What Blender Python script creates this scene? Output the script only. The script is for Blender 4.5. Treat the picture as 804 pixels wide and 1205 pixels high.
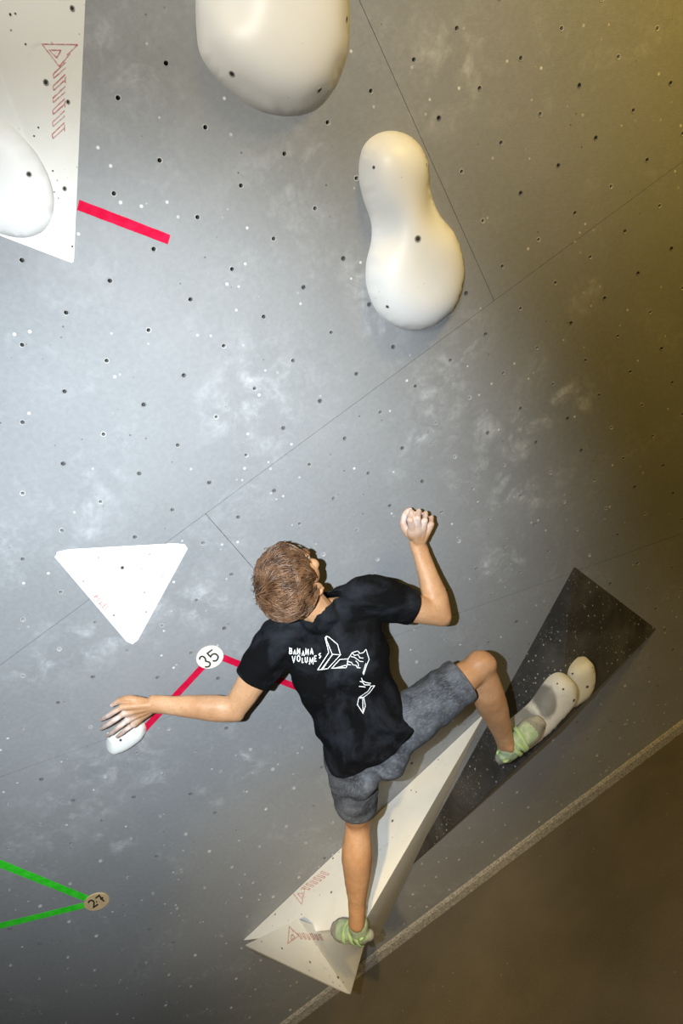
import bpy, bmesh, math, random
from mathutils import Vector as V, Matrix, noise, geometry
from mathutils.bvhtree import BVHTree
random.seed(7)
S = bpy.context.scene
C = S.collection
for o in list(bpy.data.objects): bpy.data.objects.remove(o)

# ------------------------------------------------------------------ frame of the wall
# local wall frame: x along the wall, s up along the wall from its foot, h out of the wall
PHI = math.radians(25)                      # the wall overhangs by this much
WX, WU, WN = V((1,0,0)), V((0,-math.sin(PHI),math.cos(PHI))), V((0,-math.cos(PHI),-math.sin(PHI)))
M = Matrix((( WX.x,WU.x,WN.x,0),(WX.y,WU.y,WN.y,0),(WX.z,WU.z,WN.z,0),(0,0,0,1)))
F = 800.0
CAM = V((0.4006, 3.6404, 2.0761))           # camera in the wall frame
RX, RD, RF = V((0.80345349,-0.50040144,0.32258471)), V((-0.5951014,-0.69119282,0.41000831)), V((0.01779949,-0.52139322,-0.85313087))
def ray(px, py): return (RX*((px-402)/F) + RD*((py-602.5)/F) + RF).normalized()
def W(px, py, h=0.0):                       # a point at height h off the wall
    d = ray(px, py); t = (h-CAM.z)/d.z
    return CAM + d*t

# ------------------------------------------------------------------ camera
cd = bpy.data.cameras.new('camera'); cam = bpy.data.objects.new('camera', cd); C.objects.link(cam)
cd.sensor_fit = 'VERTICAL'; cd.sensor_height = 36; cd.lens = F*36/1205; cd.clip_start = .05
mw = Matrix(((RX.x,-RD.x,-RF.x,CAM.x),(RX.y,-RD.y,-RF.y,CAM.y),(RX.z,-RD.z,-RF.z,CAM.z),(0,0,0,1)))
cam.matrix_world = M @ mw
S.camera = cam

# ------------------------------------------------------------------ light
S.view_settings.view_transform = 'Standard'; S.view_settings.look = 'None'
S.view_settings.exposure = 0; S.view_settings.gamma = 1; S.view_settings.use_curve_mapping = False
wd = bpy.data.worlds.new('hall'); S.world = wd; wd.use_nodes = True
wd.node_tree.nodes['Background'].inputs[0].default_value = (1, .72, .36, 1)
wd.node_tree.nodes['Background'].inputs[1].default_value = .035
def spot(name, pos, target, energy, col, angle, blend, size):
    l = bpy.data.lights.new(name, 'SPOT'); l.energy = energy; l.color = col
    l.spot_size = math.radians(angle); l.spot_blend = blend; l.shadow_soft_size = size
    o = bpy.data.objects.new(name, l); C.objects.link(o)
    p, t = M @ pos, M @ target
    o.matrix_world = Matrix.Translation(p) @ (t-p).to_track_quat('-Z','Y').to_matrix().to_4x4()
    return o
FLASH = CAM - RX*0.20
spot('flash', FLASH, W(185, 690), 540, (.85,.935,1.0), 80, 1.0, .012)
spot('upper_lamp', V((.75, 4.6, 2.0)), W(300, -20), 175, (1,.965,.86), 60, 1.0, .25)
spot('hall_lamp', V((3.0, 4.6, 1.3)), W(960, 120), 270, (1,.66,.12), 120, 1.0, .25)
spot('floor_lamp_beam', V((.9, 3.6, 3.2)), V((.7,-.2,1.6)), 240, (1,.78,.48), 70, 1.0, .25)
spot('low_warm_fill', CAM - RX*.55 + RD*.25, W(440, 1105, .2), 240, (1,.73,.31), 34, 1.0, .06)  # warm fill added beside the camera to brighten the lower volumes and leg

# ------------------------------------------------------------------ helpers: materials
def mat(name, col, rough=.6, spec=.4):
    m = bpy.data.materials.new(name); m.use_nodes = True
    b = m.node_tree.nodes['Principled BSDF']
    b.inputs['Base Color'].default_value = (*col,1); b.inputs['Roughness'].default_value = rough
    b.inputs['Specular IOR Level'].default_value = spec
    return m
class N:
    def __init__(s, m): s.t = m.node_tree; s.b = s.t.nodes['Principled BSDF']; s.co = None
    def n(s, typ, **kw):
        x = s.t.nodes.new(typ)
        for k, v in kw.items(): setattr(x, k, v)
        return x
    def l(s, a, b): s.t.links.new(a, b)
    def obj(s):
        if not s.co: s.co = s.n('ShaderNodeTexCoord').outputs['Object']
        return s.co
    def map(s, loc=(0,0,0), rot=(0,0,0), sc=(1,1,1), typ='POINT', src=None):
        x = s.n('ShaderNodeMapping', vector_type=typ); s.l(src or s.obj(), x.inputs[0])
        x.inputs['Location'].default_value = loc; x.inputs['Rotation'].default_value = rot; x.inputs['Scale'].default_value = sc
        return x.outputs[0]
    def noise(s, scale, detail=4, rough=.55, dist=0, src=None):
        x = s.n('ShaderNodeTexNoise'); s.l(src or s.obj(), x.inputs['Vector'])
        x.inputs['Scale'].default_value = scale; x.inputs['Detail'].default_value = detail
        x.inputs['Roughness'].default_value = rough; x.inputs['Distortion'].default_value = dist
        return x.outputs[0]
    def voro(s, scale, src=None, out='Distance'):
        x = s.n('ShaderNodeTexVoronoi'); s.l(src or s.obj(), x.inputs['Vector']); x.inputs['Scale'].default_value = scale
        return x.outputs[out]
    def ramp(s, src, a, b, va=0., vb=1.):
        x = s.n('ShaderNodeMapRange'); s.l(src, x.inputs[0])
        for i, v in enumerate((a,b,va,vb)): x.inputs[i+1].default_value = v
        return x.outputs[0]
    def m(s, op, a, b=0.):
        x = s.n('ShaderNodeMath', operation=op)
        for i, v in enumerate((a,b)):
            if isinstance(v,(int,float)): x.inputs[i].default_value = v
            else: s.l(v, x.inputs[i])
        return x.outputs[0]
    def mix(s, fac, a, b):
        x = s.n('ShaderNodeMix', data_type='RGBA')
        if isinstance(fac,(int,float)): x.inputs[0].default_value = fac
        else: s.l(fac, x.inputs[0])
        for i, v in ((6,a),(7,b)):
            if isinstance(v, tuple): x.inputs[i].default_value = (*v,1)
            else: s.l(v, x.inputs[i])
        return x.outputs[2]
    def col(s, c): s.l(c, s.b.inputs['Base Color'])
    def bump(s, h, strength=.3, dist=.002):
        x = s.n('ShaderNodeBump'); x.inputs['Strength'].default_value = strength; x.inputs['Distance'].default_value = dist
        s.l(h, x.inputs['Height']); s.l(x.outputs[0], s.b.inputs['Normal'])

# ------------------------------------------------------------------ helpers: objects
def tag(o, label=None, cat=None, group=None, kind=None):
    for k, v in (('label',label),('category',cat),('group',group),('kind',kind)):
        if v: o[k] = v
    return o
def thing(name, origin, label=None, cat=None, group=None, kind=None):
    o = bpy.data.objects.new(name, None); C.objects.link(o); o.empty_display_size = .1
    o.matrix_world = M @ Matrix.Translation(origin)
    o['_o'] = list(origin)
    return tag(o, label, cat, group, kind)
def orig(o):
    p = o
    while p.parent: p = p.parent
    return V(p['_o'])
def link(name, me, m, parent=None, origin=None, smooth=True):
    # mesh vertices are in the wall frame; shift to the thing's own origin
    og = orig(parent) if parent else origin
    me.transform(Matrix.Translation(-og))
    me.name = name
    if m: me.materials.clear(); me.materials.append(m)
    for p in me.polygons: p.use_smooth = smooth
    o = bpy.data.objects.new(name, me); C.objects.link(o)
    if parent: o.parent = parent
    else: o.matrix_world = M @ Matrix.Translation(og); o['_o'] = list(og)
    return o
def mesh(bm, name='m'):
    me = bpy.data.meshes.new(name); bm.normal_update(); bm.to_mesh(me); bm.free(); return me
def pyd(vs, fs):
    me = bpy.data.meshes.new('m'); me.from_pydata([tuple(v) for v in vs], [], fs); me.update(); return me
def autosmooth(me, deg=35):
    bm = bmesh.new(); bm.from_mesh(me)
    for e in bm.edges:
        if len(e.link_faces)==2 and e.calc_face_angle(0) > math.radians(deg): e.smooth = False
    bm.to_mesh(me); bm.free(); return me
def bvh_of(*objs):                          # in the wall frame
    vs, fs = [], []
    for o in objs:
        og = orig(o); b = len(vs)
        vs += [v.co+og for v in o.data.vertices]; fs += [[b+i for i in p.vertices] for p in o.data.polygons]
    return BVHTree.FromPolygons(vs, fs)
def hit(bv, px, py):
    r = bv.ray_cast(CAM, ray(px,py))
    return (r[0], r[1]) if r[0] is not None else (None, None)
def hull_mesh(pts, bevel=.006, seg=2):
    bm = bmesh.new()
    for p in pts: bm.verts.new(p)
    bmesh.ops.convex_hull(bm, input=bm.verts)
    bmesh.ops.dissolve_limit(bm, angle_limit=.01, verts=bm.verts, edges=bm.edges)
    bmesh.ops.recalc_face_normals(bm, faces=bm.faces)
    if bevel: bmesh.ops.bevel(bm, geom=list(bm.edges), offset=bevel, segments=seg, affect='EDGES', profile=.6, clamp_overlap=True)
    return autosmooth(mesh(bm), 30)
def catmull(P, k):
    out = []
    for i in range(len(P)-1):
        p0 = P[max(i-1,0)]; p1 = P[i]; p2 = P[i+1]; p3 = P[min(i+2,len(P)-1)]
        for j in range(k):
            t = j/k
            out.append(tuple(.5*(2*b+(c-a)*t+(2*a-5*b+4*c-d)*t*t+(3*b-a-3*c+d)*t**3) for a,b,c,d in zip(p0,p1,p2,p3)))
    out.append(tuple(P[-1])); return out
def tube(bm, pts, rad, ref=(0,0,1), n=16, k=4, cap=True, sq=2.0):
    # closed tapering tube; rad = r or (along ref, across)
    rad = [(r,r) if isinstance(r,(int,float)) else r for r in rad]
    P = catmull([(*p, *r) for p, r in zip(pts, rad)], k)
    ref = V(ref); rings = []
    pos = [V(p[:3]) for p in P]
    fr = []
    for i in range(len(pos)):
        t = (pos[min(i+1,len(pos)-1)]-pos[max(i-1,0)]).normalized()
        a = ref - t*ref.dot(t)
        if a.length < 1e-3: a = V((1,0,0)) - t*t.x
        a.normalize(); fr.append((t, a, t.cross(a)))
    def ring(c, a, b, ra, rb):
        vs = []
        for q in range(n):
            g = 2*math.pi*q/n; cx, sx = math.cos(g), math.sin(g)
            e = 2.0/sq
            vs.append(bm.verts.new(c + a*(ra*math.copysign(abs(cx)**e,cx)) + b*(rb*math.copysign(abs(sx)**e,sx))))
        return vs
    if cap:
        t,a,b = fr[0]; ra,rb = P[0][3:]; m = min(ra,rb)
        for g in (75,45,20): rings.append(ring(pos[0]-t*m*math.sin(math.radians(g)), a, b, ra*math.cos(math.radians(g)), rb*math.cos(math.radians(g))))
    for i in range(len(pos)):
        t,a,b = fr[i]; rings.append(ring(pos[i], a, b, P[i][3], P[i][4]))
    if cap:
        t,a,b = fr[-1]; ra,rb = P[-1][3:]; m = min(ra,rb)
        for g in (20,45,75): rings.append(ring(pos[-1]+t*m*math.sin(math.radians(g)), a, b, ra*math.cos(math.radians(g)), rb*math.cos(math.radians(g))))
    for A, B in zip(rings, rings[1:]):
        for q in range(n): bm.faces.new((A[q], A[(q+1)%n], B[(q+1)%n], B[q]))
    bm.faces.new(rings[0][::-1]); bm.faces.new(rings[-1])
def ball(bm, c, ax, r, n=16):
    # ellipsoid with axes ax (3 vectors) and radii r
    mt = Matrix((ax[0],ax[1],ax[2])).transposed() @ Matrix.Diagonal(r)
    bmesh.ops.create_uvsphere(bm, u_segments=n, v_segments=n//2+2, radius=1, matrix=Matrix.Translation(c) @ mt.to_4x4())
def remesh(bm, vox, smooth=2, fac=.5):
    me = mesh(bm); o = bpy.data.objects.new('tmp', me); C.objects.link(o)
    r = o.modifiers.new('r','REMESH'); r.mode = 'VOXEL'; r.voxel_size = vox
    if smooth:
        sm = o.modifiers.new('s','SMOOTH'); sm.iterations = smooth; sm.factor = fac
    dg = bpy.context.evaluated_depsgraph_get(); dg.update()
    out = bpy.data.meshes.new_from_object(o.evaluated_get(dg))
    bpy.data.objects.remove(o); bpy.data.meshes.remove(me); return out
def cdt(outline, holes=(), inner=()):
    # triangles inside a 2D outline and outside its holes; returns verts, tris
    vs, es = [], []
    def loop(l):
        b = len(vs); vs.extend(l); es.extend((b+i, b+(i+1)%len(l)) for i in range(len(l)))
    loop(outline)
    for h in holes: loop(h)
    vs.extend(inner)
    ov, oe, of, *_ = geometry.delaunay_2d_cdt([V(v) for v in vs], es, [], 0, 1e-6)
    return ov, of
def inpoly(p, poly):
    c = False; j = len(poly)-1
    for i in range(len(poly)):
        a, b = poly[i], poly[j]
        if (a[1]>p[1]) != (b[1]>p[1]) and p[0] < (b[0]-a[0])*(p[1]-a[1])/(b[1]-a[1])+a[0]: c = not c
        j = i
    return c
def dist_poly(p, poly):
    best = 9e9; px, py = p
    for i in range(len(poly)):
        ax, ay = poly[i]; bx, by = poly[(i+1)%len(poly)]
        dx, dy = bx-ax, by-ay; t = ((px-ax)*dx+(py-ay)*dy)/max(dx*dx+dy*dy,1e-12); t = min(1,max(0,t))
        best = min(best, (px-ax-t*dx)**2+(py-ay-t*dy)**2)
    return math.sqrt(best)
def closed_curve(P, k=6):
    n = len(P); out = []
    for i in range(n):
        p0,p1,p2,p3 = P[i-1],P[i],P[(i+1)%n],P[(i+2)%n]
        for j in range(k):
            t = j/k
            out.append(tuple(.5*(2*b+(c-a)*t+(2*a-5*b+4*c-d)*t*t+(3*b-a-3*c+d)*t**3) for a,b,c,d in zip(p0,p1,p2,p3)))
    return out
def pillow(outl, r, k, step=.012, sm=6, dents=(), base=.0, depth=.004):
    # smooth domed hold over a 2D outline: height from the distance to the rim; returns (u, v, height) verts and faces
    xs = [p[0] for p in outl]; ys = [p[1] for p in outl]; inner = []
    y = min(ys)+step*.5; row = 0
    while y < max(ys):
        x = min(xs)+(step*.5 if row%2 else 0)
        while x < max(xs):
            if inpoly((x,y), outl) and dist_poly((x,y), outl) > step*.55: inner.append((x,y))
            x += step
        y += step*.87; row += 1
    rims = []
    for fr in (.0015,.005): pass
    vs, fs = cdt(outl, (), inner)
    fs = [f for f in fs if inpoly(((sum(vs[i].x for i in f))/3,(sum(vs[i].y for i in f))/3), outl)]
    D = [dist_poly((v.x,v.y), outl) for v in vs]
    H = []
    for v, d in zip(vs, D):
        q = min(d, r); hh = k*math.sqrt(max(0, q*(2*r-q)))
        for (cx,cy,rr,am) in dents: hh += am*math.exp(-((v.x-cx)**2+(v.y-cy)**2)/rr**2)
        H.append(hh if d>1e-5 else 0)
    nb = [set() for _ in vs]
    for f in fs:
        for a in f:
            nb[a].update(f)
    for _ in range(sm):
        H = [H[i] if D[i]<1e-5 else .5*H[i]+.5*sum(H[j] for j in nb[i])/len(nb[i]) for i in range(len(vs))]
    # rim goes down into the wall
    cnt = len(vs); out = [(v.x,v.y,base+h) for v,h in zip(vs,H)]
    edges = {}
    for f in fs:
        for a,b in zip(f, f[1:]+f[:1]): edges[(a,b)] = 1
    rim = [(a,b) for (a,b) in edges if (b,a) not in edges]
    idx = {}
    for a,b in rim:
        for q in (a,b):
            if q not in idx: idx[q] = len(out); out.append((vs[q].x, vs[q].y, base-depth))
    faces = [list(f) for f in fs]+[[b,a,idx[a],idx[b]] for a,b in rim]
    return out, faces
def ribbon(pts2, w, closed=False):
    # flat stroke in 2D: list of quads (each four 2D points) with mitred joints
    P = [V(p) for p in pts2]; n = len(P); L, R = [], []
    for i in range(n):
        d0 = (P[i]-P[i-1]).normalized() if (i or closed) else (P[1]-P[0]).normalized()
        d1 = (P[(i+1)%n]-P[i]).normalized() if (i<n-1 or closed) else d0
        t = (d0+d1); t = t.normalized() if t.length>1e-6 else d0
        nn = V((-t.y,t.x)); sc = min(1/max(nn.dot(V((-d0.y,d0.x))),.4), 1.8)
        L.append(P[i]+nn*w*.5*sc); R.append(P[i]-nn*w*.5*sc)
    m = n if closed else n-1
    return [(L[i],R[i],R[(i+1)%n],L[(i+1)%n]) for i in range(m)]
def subdiv(pts, step, closed=False):
    out = []; n = len(pts)
    for i in range(n if closed else n-1):
        a, b = V(pts[i]), V(pts[(i+1)%n]); k = max(1,int((b-a).length/step))
        out += [tuple(a.lerp(b,j/k)) for j in range(k)]
    if not closed: out.append(tuple(pts[-1]))
    return out
def print_on(name, strokes, w, bv, m, parent, lift=.0012, step=4):
    # strokes in photo pixels laid onto a surface as a thin printed film
    vs, fs = [], []
    for s in strokes:
        ww = w
        if isinstance(s, tuple) and isinstance(s[0], (int,float)): ww, s = s
        for q in ribbon(subdiv(s, step), ww):
            pts = []
            for p in q:
                l, nrm = hit(bv, p.x, p.y)
                if l is None: break
                if nrm.dot(CAM-l)<0: nrm = -nrm
                pts.append(l+nrm*lift)
            if len(pts)==4 and max((pts[0]-p).length for p in pts)<.08:
                b = len(vs); vs += pts; fs.append((b,b+1,b+2,b+3))
    return link(name, pyd(vs, fs), m, parent, smooth=False)
def bolt_holes(parent, bv, spots, r=.0062, name='bolt_hole'):
    # steel rimmed sockets; alike pieces
    for (px,py,sc) in spots:
        l, nrm = hit(bv, px, py)
        if l is None: continue
        if nrm.dot(CAM-l)<0: nrm = -nrm
        q = nrm.to_track_quat('Z','Y').to_matrix().to_4x4()
        bm = bmesh.new(); n = 12; R = []
        for rr, z in ((1.05,-.002),(1.0,.0008),(.8,.001),(.62,.0003)):
            R.append([bm.verts.new((rr*r*sc*math.cos(2*math.pi*i/n), rr*r*sc*math.sin(2*math.pi*i/n), z)) for i in range(n)])
        for A,B in zip(R,R[1:]):
            for i in range(n): bm.faces.new((A[i],A[(i+1)%n],B[(i+1)%n],B[i]))
        f = bm.faces.new(R[-1]); f.material_index = 1
        bm.transform(Matrix.Translation(l) @ q)
        o = link(name, mesh(bm), m_rim, parent, smooth=False); o.data.materials.append(m_dark)
        o.data.polygons[len(o.data.polygons)-1].material_index = 1

# ------------------------------------------------------------------ materials
m_dark = mat('socket_dark', (.045,.042,.04), .8, .1)
m_rim = mat('socket_rim', (.30,.29,.27), .45, .5)
m_back = mat('backing', (.06,.055,.05), .9, .1)

m_wall = mat('wall_paint', (.25,.26,.27), .62, .22)
g = N(m_wall)
base = g.mix(g.ramp(g.noise(1.6,5,.6),.35,.7), (.225,.232,.240), (.262,.268,.276))
base = g.mix(g.ramp(g.noise(60,3,.6),.40,.62,0,.16), base, (.34,.35,.36))
SM = []   # chalk smears: photo px, py, half length along wall x, along s, rotation, strength
for (px,py,a,b,rot,st) in ((520,440,.22,.10,30,.8),(560,500,.12,.10,10,.7),(610,490,.22,.06,50,.9),(655,470,.12,.05,10,.8),(600,570,.16,.05,-10,.9),(590,655,.12,.10,60,.8),
    (520,70,.16,.14,0,.6),(430,330,.07,.24,-10,.7),(560,545,.12,.05,20,.7),(440,300,.05,.16,0,.6),(75,940,.05,.14,20,.95),(128,985,.05,.10,10,.8),(50,1010,.07,.03,60,.8),(105,900,.10,.16,20,.6),(175,910,.10,.10,0,.5),
    (150,720,.28,.09,0,.7),(40,775,.10,.07,0,.8),(220,700,.12,.16,30,.6),(290,900,.12,.06,30,.6),(240,930,.03,.07,0,.8),(300,460,.2,.2,30,.5),(330,210,.25,.15,30,.4),(130,60,.14,.16,0,.5),(700,440,.06,.05,0,.6),(680,330,.10,.06,60,.5),(480,520,.14,.05,20,.5),(640,560,.2,.14,0,.35),(100,600,.2,.1,30,.4),(35,985,.2,.2,0,.4),(160,880,.1,.08,0,.8)):
    SM.append((W(px,py),a,b,math.radians(rot),st))
for p,q,w_,st in (((612,503),(640,465),.016,1.3),((636,468),(668,448),.014,1.3),((668,448),(690,470),.02,.9),((598,570),(634,586),.018,1.2),((585,545),(600,572),.02,1.0),((570,650),(576,676),.02,1.0),((576,676),(592,680),.012,1.1),((592,680),(602,655),.012,1.2),
    ((70,930),(80,945),.014,1.5),((80,945),(72,958),.016,1.3),((50,1012),(62,1006),.02,1.6),((130,975),(136,992),.018,1.2),((240,925),(243,940),.012,1.3),((280,880),(284,893),.012,1.4),((90,735),(150,740),.03,.9),((480,430),(500,470),.04,.9),((545,440),(525,480),.03,.9),((500,500),(470,520),.02,.9),((690,335),(700,322),.02,1.0),((525,555),(560,590),.02,.8)):
    a_, b_ = W(*p), W(*q); d_ = b_-a_
    SM.append(((a_+b_)/2, d_.length*.62, w_*1.5, math.atan2(d_.y,d_.x), st))
sn = g.noise(9,7,.66,.5)
sn2 = g.noise(28,5,.65,.8)
sw = g.m('MULTIPLY', g.ramp(sn,.47,.66), g.ramp(sn2,.36,.62,.25,1))
acc = None
for c,a,b,rot,st in SM:
    x = g.n('ShaderNodeTexGradient', gradient_type='SPHERICAL')
    mp = g.map(loc=tuple(c), rot=(0,0,rot), sc=(a*1.5,b*1.5,1), typ='TEXTURE')
    g.l(mp, x.inputs[0])
    v = g.ramp(x.outputs['Fac'], 0, .8, 0, st*.75)
    acc = v if acc is None else g.m('MAXIMUM', acc, v)
smear = g.m('MULTIPLY', acc, sw)
broad = g.m('MULTIPLY', g.ramp(g.noise(3.1,6,.7,1.0),.52,.78,0,.30), g.ramp(sn2,.4,.65))
base = g.mix(g.m('MAXIMUM', smear, broad), base, (.62,.64,.66))
ch = g.voro(21); chn = g.noise(7,2)
chips = g.m('MULTIPLY', g.ramp(ch,.07,.115,1,0), g.ramp(chn,.50,.58))
base = g.mix(g.m('MULTIPLY',chips,.75), base, (.75,.75,.74))
dk = g.m('MULTIPLY', g.ramp(g.voro(26, g.map(loc=(3.3,1.7,.4))),.05,.085,1,0), g.ramp(g.noise(5,2,.5,0,g.map(loc=(7,2,1))),.50,.6))
base = g.mix(g.m('MULTIPLY',dk,.8), base, (.07,.06,.05))
g.col(base)
g.bump(g.m('ADD', g.noise(180,3,.6), g.m('MULTIPLY', g.noise(45,3),.6)), .35, .0018)
g.l(g.ramp(g.noise(5,4),.3,.7,.55,.72), g.b.inputs['Roughness'])

def white_mat(name, col, dirt=.5, rough=.5, seed=0, dirtcol=(.30,.29,.27)):
    m = mat(name, col, rough, .4); g = N(m)
    src = g.map(loc=(seed,seed*.7,seed*.3))
    c = g.mix(g.ramp(g.noise(5,5,.6,.4,src),.48,.72,0,.16*dirt), col, dirtcol)
    sp = g.m('MULTIPLY', g.ramp(g.voro(34,src),.055,.10,1,0), g.ramp(g.noise(6,2,.5,0,src),.50,.60))
    c = g.mix(g.m('MULTIPLY', sp, dirt), c, (.10,.095,.085))
    st = g.map(rot=(0,0,.9), sc=(9,50,20), src=src)
    sc_ = g.m('MULTIPLY', g.ramp(g.noise(1,3,.6,.3,st),.63,.72), g.ramp(g.noise(3,2,.5,0,src),.5,.65))
    c = g.mix(g.m('MULTIPLY', sc_, .35*dirt), c, (.22,.21,.20))
    g.col(c); g.bump(g.noise(230,2), .15, .001)
    return m
m_white = white_mat('white_volume', (.84,.835,.80), .8, .55, 1)
m_macro = white_mat('white_macro', (.80,.79,.765), .35, .42, 4)
m_cream = white_mat('cream_hold', (.66,.63,.52), .5, .5, 8)
m_pill = white_mat('white_hold', (.78,.78,.74), .5, .5, 11)
m_black = mat('black_volume', (.035,.034,.034), .6, .35)
g = N(m_black)
c = g.mix(g.ramp(g.noise(4,5,.65,.5),.42,.75), (.030,.029,.028), (.085,.083,.080))
sp = g.m('MULTIPLY', g.ramp(g.voro(38),.10,.19,1,0), g.ramp(g.noise(5,3),.43,.58))
c = g.mix(g.m('MULTIPLY',sp,.8), c, (.5,.49,.47))
sp2 = g.m('MULTIPLY', g.ramp(g.voro(90),.10,.22,1,0), g.ramp(g.noise(9,3),.46,.6))
c = g.mix(g.m('MULTIPLY',sp2,.6), c, (.40,.39,.37))
g.col(c); g.bump(g.noise(160,2), .3, .0015)
m_grip = mat('grey_grip_hold', (.6,.6,.57), .6, .3)
g = N(m_grip)
wob = g.noise(14,3,.6)
m_red = mat('red_tape', (.5,.004,.035), .75, .05)
m_green = mat('green_tape', (.03,.6,.02), .75, .08)
for m_, c1, c2 in ((m_red,(.50,.004,.035),(.58,.012,.06)), (m_green,(.03,.58,.02),(.06,.72,.04))):
    g = N(m_); g.col(g.mix(g.ramp(g.noise(30,3),.4,.7), c1, c2))
m_tag = mat('tag_white', (.78,.76,.68), .5, .4)
g = N(m_tag); g.col(g.mix(g.ramp(g.noise(300,2),.55,.68), (.78,.76,.67), (.66,.62,.50)))
m_tag2 = mat('tag_tan', (.62,.46,.25), .5, .4)
g = N(m_tag2); g.col(g.mix(g.ramp(g.noise(60,3),.45,.7), (.62,.46,.25), (.52,.38,.20)))
m_ink = mat('tag_ink', (.035,.030,.022), .6, .2)
m_logo = mat('faded_red_print', (.62,.20,.19), .6, .2)
g = N(m_logo); g.col(g.mix(g.ramp(g.noise(90,4,.7),.42,.62), (.58,.20,.19), (.70,.58,.55)))
m_floor = mat('mat_vinyl', (.20,.17,.135), .6, .35)
g = N(m_floor)
c = g.mix(g.ramp(g.noise(2.2,5,.6),.35,.7), (.12,.105,.082), (.17,.147,.115))
c = g.mix(g.ramp(g.noise(140,3,.6),.45,.65,0,.4), c, (.20,.18,.145))
dp = g.m('MULTIPLY', g.ramp(g.voro(19),.05,.09,1,0), g.ramp(g.noise(6,2),.52,.6))
c = g.mix(g.m('MULTIPLY',dp,.4), c, (.5,.47,.40)); g.col(c)
g.bump(g.noise(120,4,.6), .3, .003)
m_strip = mat('carpet_strip', (.42,.40,.36), .95, .1)
g = N(m_strip); g.col(g.mix(g.ramp(g.noise(110,4,.7),.38,.62), (.24,.225,.20), (.56,.54,.50))); g.bump(g.noise(150,3,.7), .9, .006)

# ------------------------------------------------------------------ the setting
SB = -.035                                           # foot of the wall along s
x0, x1, s1 = -3.4, 3.6, 5.2
wall = thing('wall_back', V((0,SB,0)), kind='structure')
bm = bmesh.new()
bmesh.ops.create_cube(bm, size=1, matrix=Matrix.Translation(((x0+x1)/2,(SB+s1)/2,-.075)) @ Matrix.Diagonal((x1-x0,s1-SB,.06,1)))
link('backing_board', mesh(bm), m_back, wall, smooth=False)
S0 = 3.422
seamA = S0-.7395; vB = 1.277; vC = .0735
def fold(x): return S0-1.0897-(x+1.098)*(1.9513-1.0897)/(.9977+1.098)
G = .0008
xc = -1.098+(S0-1.0897-seamA)*(.9977+1.098)/(1.9513-1.0897)
polys = [
 [(x0,seamA+G),(vB-G,seamA+G),(vB-G,s1),(x0,s1)],
 [(vB+G,seamA+G),(x1,seamA+G),(x1,s1),(vB+G,s1)],
 [(xc+.01,seamA-G-.003),(vC-G,fold(vC)+G),(vC-G,seamA-G),(xc+.01,seamA-G)],
 [(vC+G,fold(vC)+G),(x1,fold(x1)+G),(x1,seamA-G),(vC+G,seamA-G)],
 [(x0,SB),(x1,SB),(x1,fold(x1)-G),(xc,seamA-G-.004),(x0,seamA-G)]]
DV = .16435
nut_v, nut_f = [], []
def circ(c, r, n=10): return [(c[0]+r*math.cos(2*math.pi*i/n), c[1]+r*math.sin(2*math.pi*i/n)) for i in range(n)]
for k, poly in enumerate(polys):
    holes = []
    di, dj = (.2,.33) if k==4 else (0,0)
    for i in range(-16,20):
        for j in range(-8,26):
            c = ((i+di)*.15, S0-(j+dj)*DV)
            if inpoly(c, poly) and dist_poly(c, poly) > .02: holes.append(c)
    rh = .0062
    vs, fs = cdt(poly, [circ(c, rh) for c in holes])
    cell = {}
    for c in holes: cell.setdefault((round(c[0]/.15-di), round((S0-c[1])/DV-dj)), c)
    V3, F3 = [(v.x,v.y,0) for v in vs], []
    for f in fs:
        cx = sum(vs[i].x for i in f)/len(f); cy = sum(vs[i].y for i in f)/len(f)
        h = cell.get((round(cx/.15-di), round((S0-cy)/DV-dj)))
        if h and (cx-h[0])**2+(cy-h[1])**2 < (rh*.97)**2: continue
        F3.append(list(f))
    # bores and outer edges
    for c in holes:
        b = len(V3); n = 10
        V3 += [(*p,0) for p in circ(c, rh)]+[(*p,-.03) for p in circ(c, rh)]
        F3 += [[b+(i+1)%n, b+i, b+n+i, b+n+(i+1)%n] for i in range(n)]
        b2 = len(nut_v)
        for r_, z_ in ((rh*1.36,.0002),(rh*1.28,.0009),(rh*.95,.0005),(rh*.9,-.012)): nut_v += [(*p,z_) for p in circ(c, r_)]
        for q in range(3): nut_f += [[b2+q*n+i, b2+q*n+(i+1)%n, b2+(q+1)*n+(i+1)%n, b2+(q+1)*n+i] for i in range(n)]
    b = len(V3); n = len(poly)
    V3 += [(*p,0) for p in poly]+[(*p,-.045) for p in poly]
    F3 += [[b+i, b+n+i, b+n+(i+1)%n, b+(i+1)%n] for i in range(n)]
    link('panel', pyd(V3,F3), m_wall, wall, smooth=False)
m_nut = mat('worn_nut', (.40,.40,.39), .5, .5)
g = N(m_nut); g.col(g.mix(g.ramp(g.noise(11,3),.42,.62), (.17,.17,.17), (.50,.50,.48)))
tag(link('tee_nuts', pyd(nut_v,nut_f), m_nut, wall, smooth=False), kind='stuff')

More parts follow.
